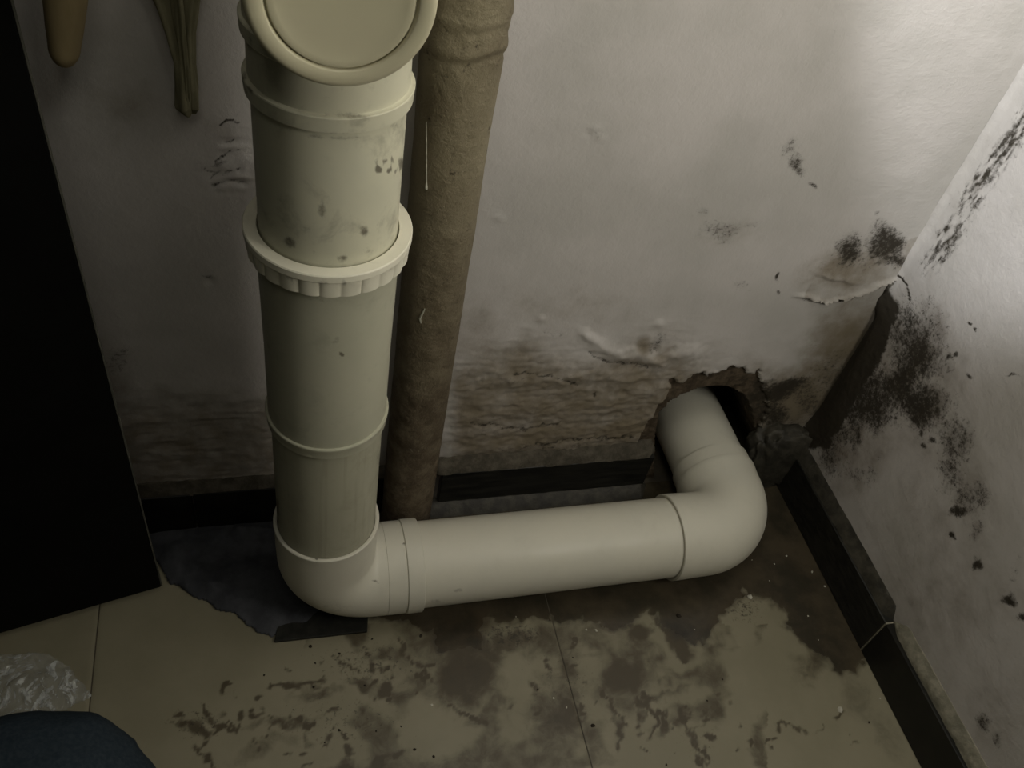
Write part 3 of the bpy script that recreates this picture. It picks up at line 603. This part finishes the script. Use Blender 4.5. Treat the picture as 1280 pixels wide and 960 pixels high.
# ================================================================== CLOTHS ON THE FLOOR
def floor_cloth(name, poly_px, mat, height, folds, label, cat, seed, step=.35, thick=.25, amp=.5, kind=None):
    P_ = [tuple(at(x, y, 2, 0)[:2]) for x, y in poly_px]; xs_ = [p[0] for p in P_]; ys_ = [p[1] for p in P_]
    us = np.arange(min(xs_)-1, max(xs_)+1, step); vs = np.arange(min(ys_)-1, max(ys_)+1, step)
    U, Vv = np.meshgrid(us, vs, indexing='ij')
    ju = U+.7*fbm(U*.35, Vv*.35, 3, seed); jv = Vv+.7*fbm(U*.35+30, Vv*.35, 3, seed+1)
    ins = poly_in(ju, jv, P_); d, _ = line_d(ju, jv, P_+[P_[0]])
    Z = thick+height*(1-np.exp(-d/2.0))*(1+.6*fbm(U*.12, Vv*.12, 2, seed+2))+amp*np.maximum(0, ridged(U*.10+.3*fbm(U*.1, Vv*.1, 2, 4), Vv*.16, 3, seed+5)-.55)*(1-np.exp(-d/1.5))*2
    for L, hh, wd in folds:
        LL = [tuple(at(x, y, 2, 0)[:2]) for x, y in L]; dd, _ = line_d(U, Vv, LL); Z += hh*np.exp(-(dd/wd)**2)
    nu, nv = U.shape; idx = -np.ones(U.size, int); Fq = grid_faces(nu, nv); insf = ins.ravel(); keep = insf[Fq].all(1); Fq = Fq[keep]
    used_ = np.unique(Fq); idx[used_] = np.arange(len(used_)); Fq = idx[Fq]
    top = np.stack([U.ravel()[used_], Vv.ravel()[used_], Z.ravel()[used_]], -1); bot = top*[1, 1, 0]+[0, 0, .02]; n = len(top)
    E = {}
    for f in Fq:
        for k in range(4):
            e = (f[k], f[(k+1) % 4]); 
            if (e[1], e[0]) in E: del E[(e[1], e[0])]
            else: E[e] = 1
    Fc = Fq.tolist()+(Fq[:, ::-1]+n).tolist()+[[b, a, a+n, b+n] for a, b in E]
    c = top.mean(0)*[1, 1, 0]
    o = mesh(name, np.vstack([top, bot]), Fc, mat, loc=tuple(c), sharp=80); tag(o, label, cat, kind=kind); return o
floor_cloth('floor_rag', [(186, 668), (250, 655), (346, 650), (352, 700), (385, 745), (420, 762), (390, 782), (338, 797), (312, 782), (285, 768), (245, 748), (212, 730), (192, 700)],
            MAT['cloth'], .55, [([(222, 690), (252, 722), (282, 752)], .5, .9), ([(300, 665), (345, 668)], .6, .7), ([(290, 700), (340, 720)], .3, .8), ([(215, 700), (235, 735)], .35, .8)],
            'crumpled dark slate-grey rag on the floor between cabinet and pipe foot', 'rag', 101, step=.2)
mpts = [at(x, y, 2, 0)[:2] for x, y in ((343, 804), (459, 791), (461, 752), (352, 760))]
V = [(p[0], p[1], z) for z in (.0, .45) for p in mpts]
o = mesh('rubber_mat', np.array(V)+[0, 0, .01], [[3, 2, 1, 0], [4, 5, 6, 7], [0, 1, 5, 4], [1, 2, 6, 5], [2, 3, 7, 6], [3, 0, 4, 7]], MAT['mat'], smooth=False, loc=(mpts[0][0], mpts[0][1], 0))
tag(o, 'small flat black pad under the foot of the pipe elbow', 'mat')
bpy_bev = o.modifiers.new('bevel', 'BEVEL'); bpy_bev.width = .0008; bpy_bev.segments = 2
# crumpled clear film
floor_cloth('plastic_film', [(-60, 822), (0, 815), (60, 820), (88, 838), (118, 868), (80, 890), (20, 905), (-60, 910)], MAT['film'], .5,
            [([(0, 835), (50, 850), (80, 845)], .5, .6), ([(10, 870), (40, 850), (70, 865)], .6, .5), ([(60, 885), (112, 868)], .4, .5)], 'crumpled clear plastic film on the floor in front of the cabinet', 'film', 131, step=.2, thick=.05, amp=1.6)
# rounded cloth bundle in the foreground corner
cb = at(60, 972, 2, 0)
U = np.linspace(0, 1, 60); T = np.linspace(0, 2*np.pi, 90, endpoint=False); Ug, Tg = np.meshgrid(U, T, indexing='ij')
ph = Ug*np.pi/2; rr = np.sin(ph)**.8; hx = np.cos(Tg)*rr; hy = np.sin(Tg)*rr; hz = np.cos(ph)**.9
nz = 1+.06*fbm(hx*2+4, hy*2+hz, 3, 151)+.05*(ridged(hx*1.5+9, hy*2.5+hz*1.5, 3, 155)-.5)
V = np.stack([cb[0]-3+hx*14.5*nz, cb[1]-3+hy*9.5*nz, .02+hz*9.0*nz], -1).reshape(-1, 3)
o = mesh('cloth_bundle', V, grid_faces(60, 90, True)[:, ::-1], MAT['denim'], loc=(cb[0]-3, cb[1]-3, 0), sharp=80); tag(o, 'rounded dark blue-grey cloth bundle in the bottom left corner', 'cloth')

# ================================================================== CRUMBS
def crumb(name, x, y, r, mat, label, cat, group=None):
    p = at(x, y, 2, 0); n = 6; V = [(0, 0, 1.0)]+[(math.cos(a*math.pi/3+k)*s, math.sin(a*math.pi/3+k)*s, zz) for k, (s, zz) in enumerate(((.8, .7), (1.0, .1))) for a in range(6)]+[(0, 0, 0)]
    V = np.array(V)*(1+rng.uniform(-.28, .28, (14, 1)))*[r, r*rng.uniform(.6, 1), r*.6]; V[:, 2] = np.maximum(V[:, 2], 0)
    a = rng.uniform(0, 6.28); V[:, :2] = V[:, :2]@np.array([[math.cos(a), -math.sin(a)], [math.sin(a), math.cos(a)]])
    Fc = [[0, 1+i, 1+(i+1) % 6] for i in range(6)]+[[1+i, 7+i, 7+(i+1) % 6, 1+(i+1) % 6] for i in range(6)]+[[13, 7+(i+1) % 6, 7+i] for i in range(6)]
    V = V+np.array([p[0], p[1], .005]); o = mesh(name, V, Fc, mat, loc=(p[0], p[1], 0), smooth=False); tag(o, label, cat, group); return o
crumb('plaster_chip', 937, 746, .42, MAT['chip'], 'pale plaster chip at the edge of the wet patch right of the pipe', 'chip')
crumb('plaster_chip', 1050, 887, .42, MAT['chip'], 'larger pale plaster chip lying alone on the beige floor near the black skirting', 'chip')
crumb('plaster_chip', 948, 600, .5, MAT['mortar_grey'], 'grey mortar chip in the corner beside the elbow entering the wall', 'chip')
for x, y, r in [(733, 787, .16), (745, 788, .2), (692, 873, .18), (540, 881, .16), (1015, 715, .2), (983, 695, .16), (922, 700, .14), (940, 700, .12), (868, 787, .1), (1031, 733, .16), (968, 705, .12), (962, 726, .1), (770, 633, .15), (664, 621, .13), (1100, 873, .15), (1113, 882, .12), (708, 884, .16), (1010, 770, .12), (936, 668, .22), (645, 771, .1), (1023, 800, .1)]:
    crumb('plaster_crumb', x, y, r, MAT['chip'], 'tiny pale plaster crumb scattered on the floor', 'crumb', 'pale crumbs scattered on the floor')
for x, y, r in [(388, 808, .22), (394, 829, .14), (424, 817, .18), (392, 859, .18), (526, 795, .26), (542, 946, .2), (424, 913, .18), (406, 928, .12), (465, 799, .16), (470, 914, .14), (501, 908, .14), (741, 907, .3), (848, 770, .34), (518, 937, .22), (456, 857, .14), (330, 844, .16), (1086, 903, .16), (903, 849, .16), (884, 876, .14), (833, 956, .16), (716, 822, .12), (672, 862, .14)]:
    crumb('dark_crumb', x, y, r, MAT['grit'], 'tiny dark crumb of dirt on the beige floor', 'crumb', 'dark crumbs of dirt on the floor')
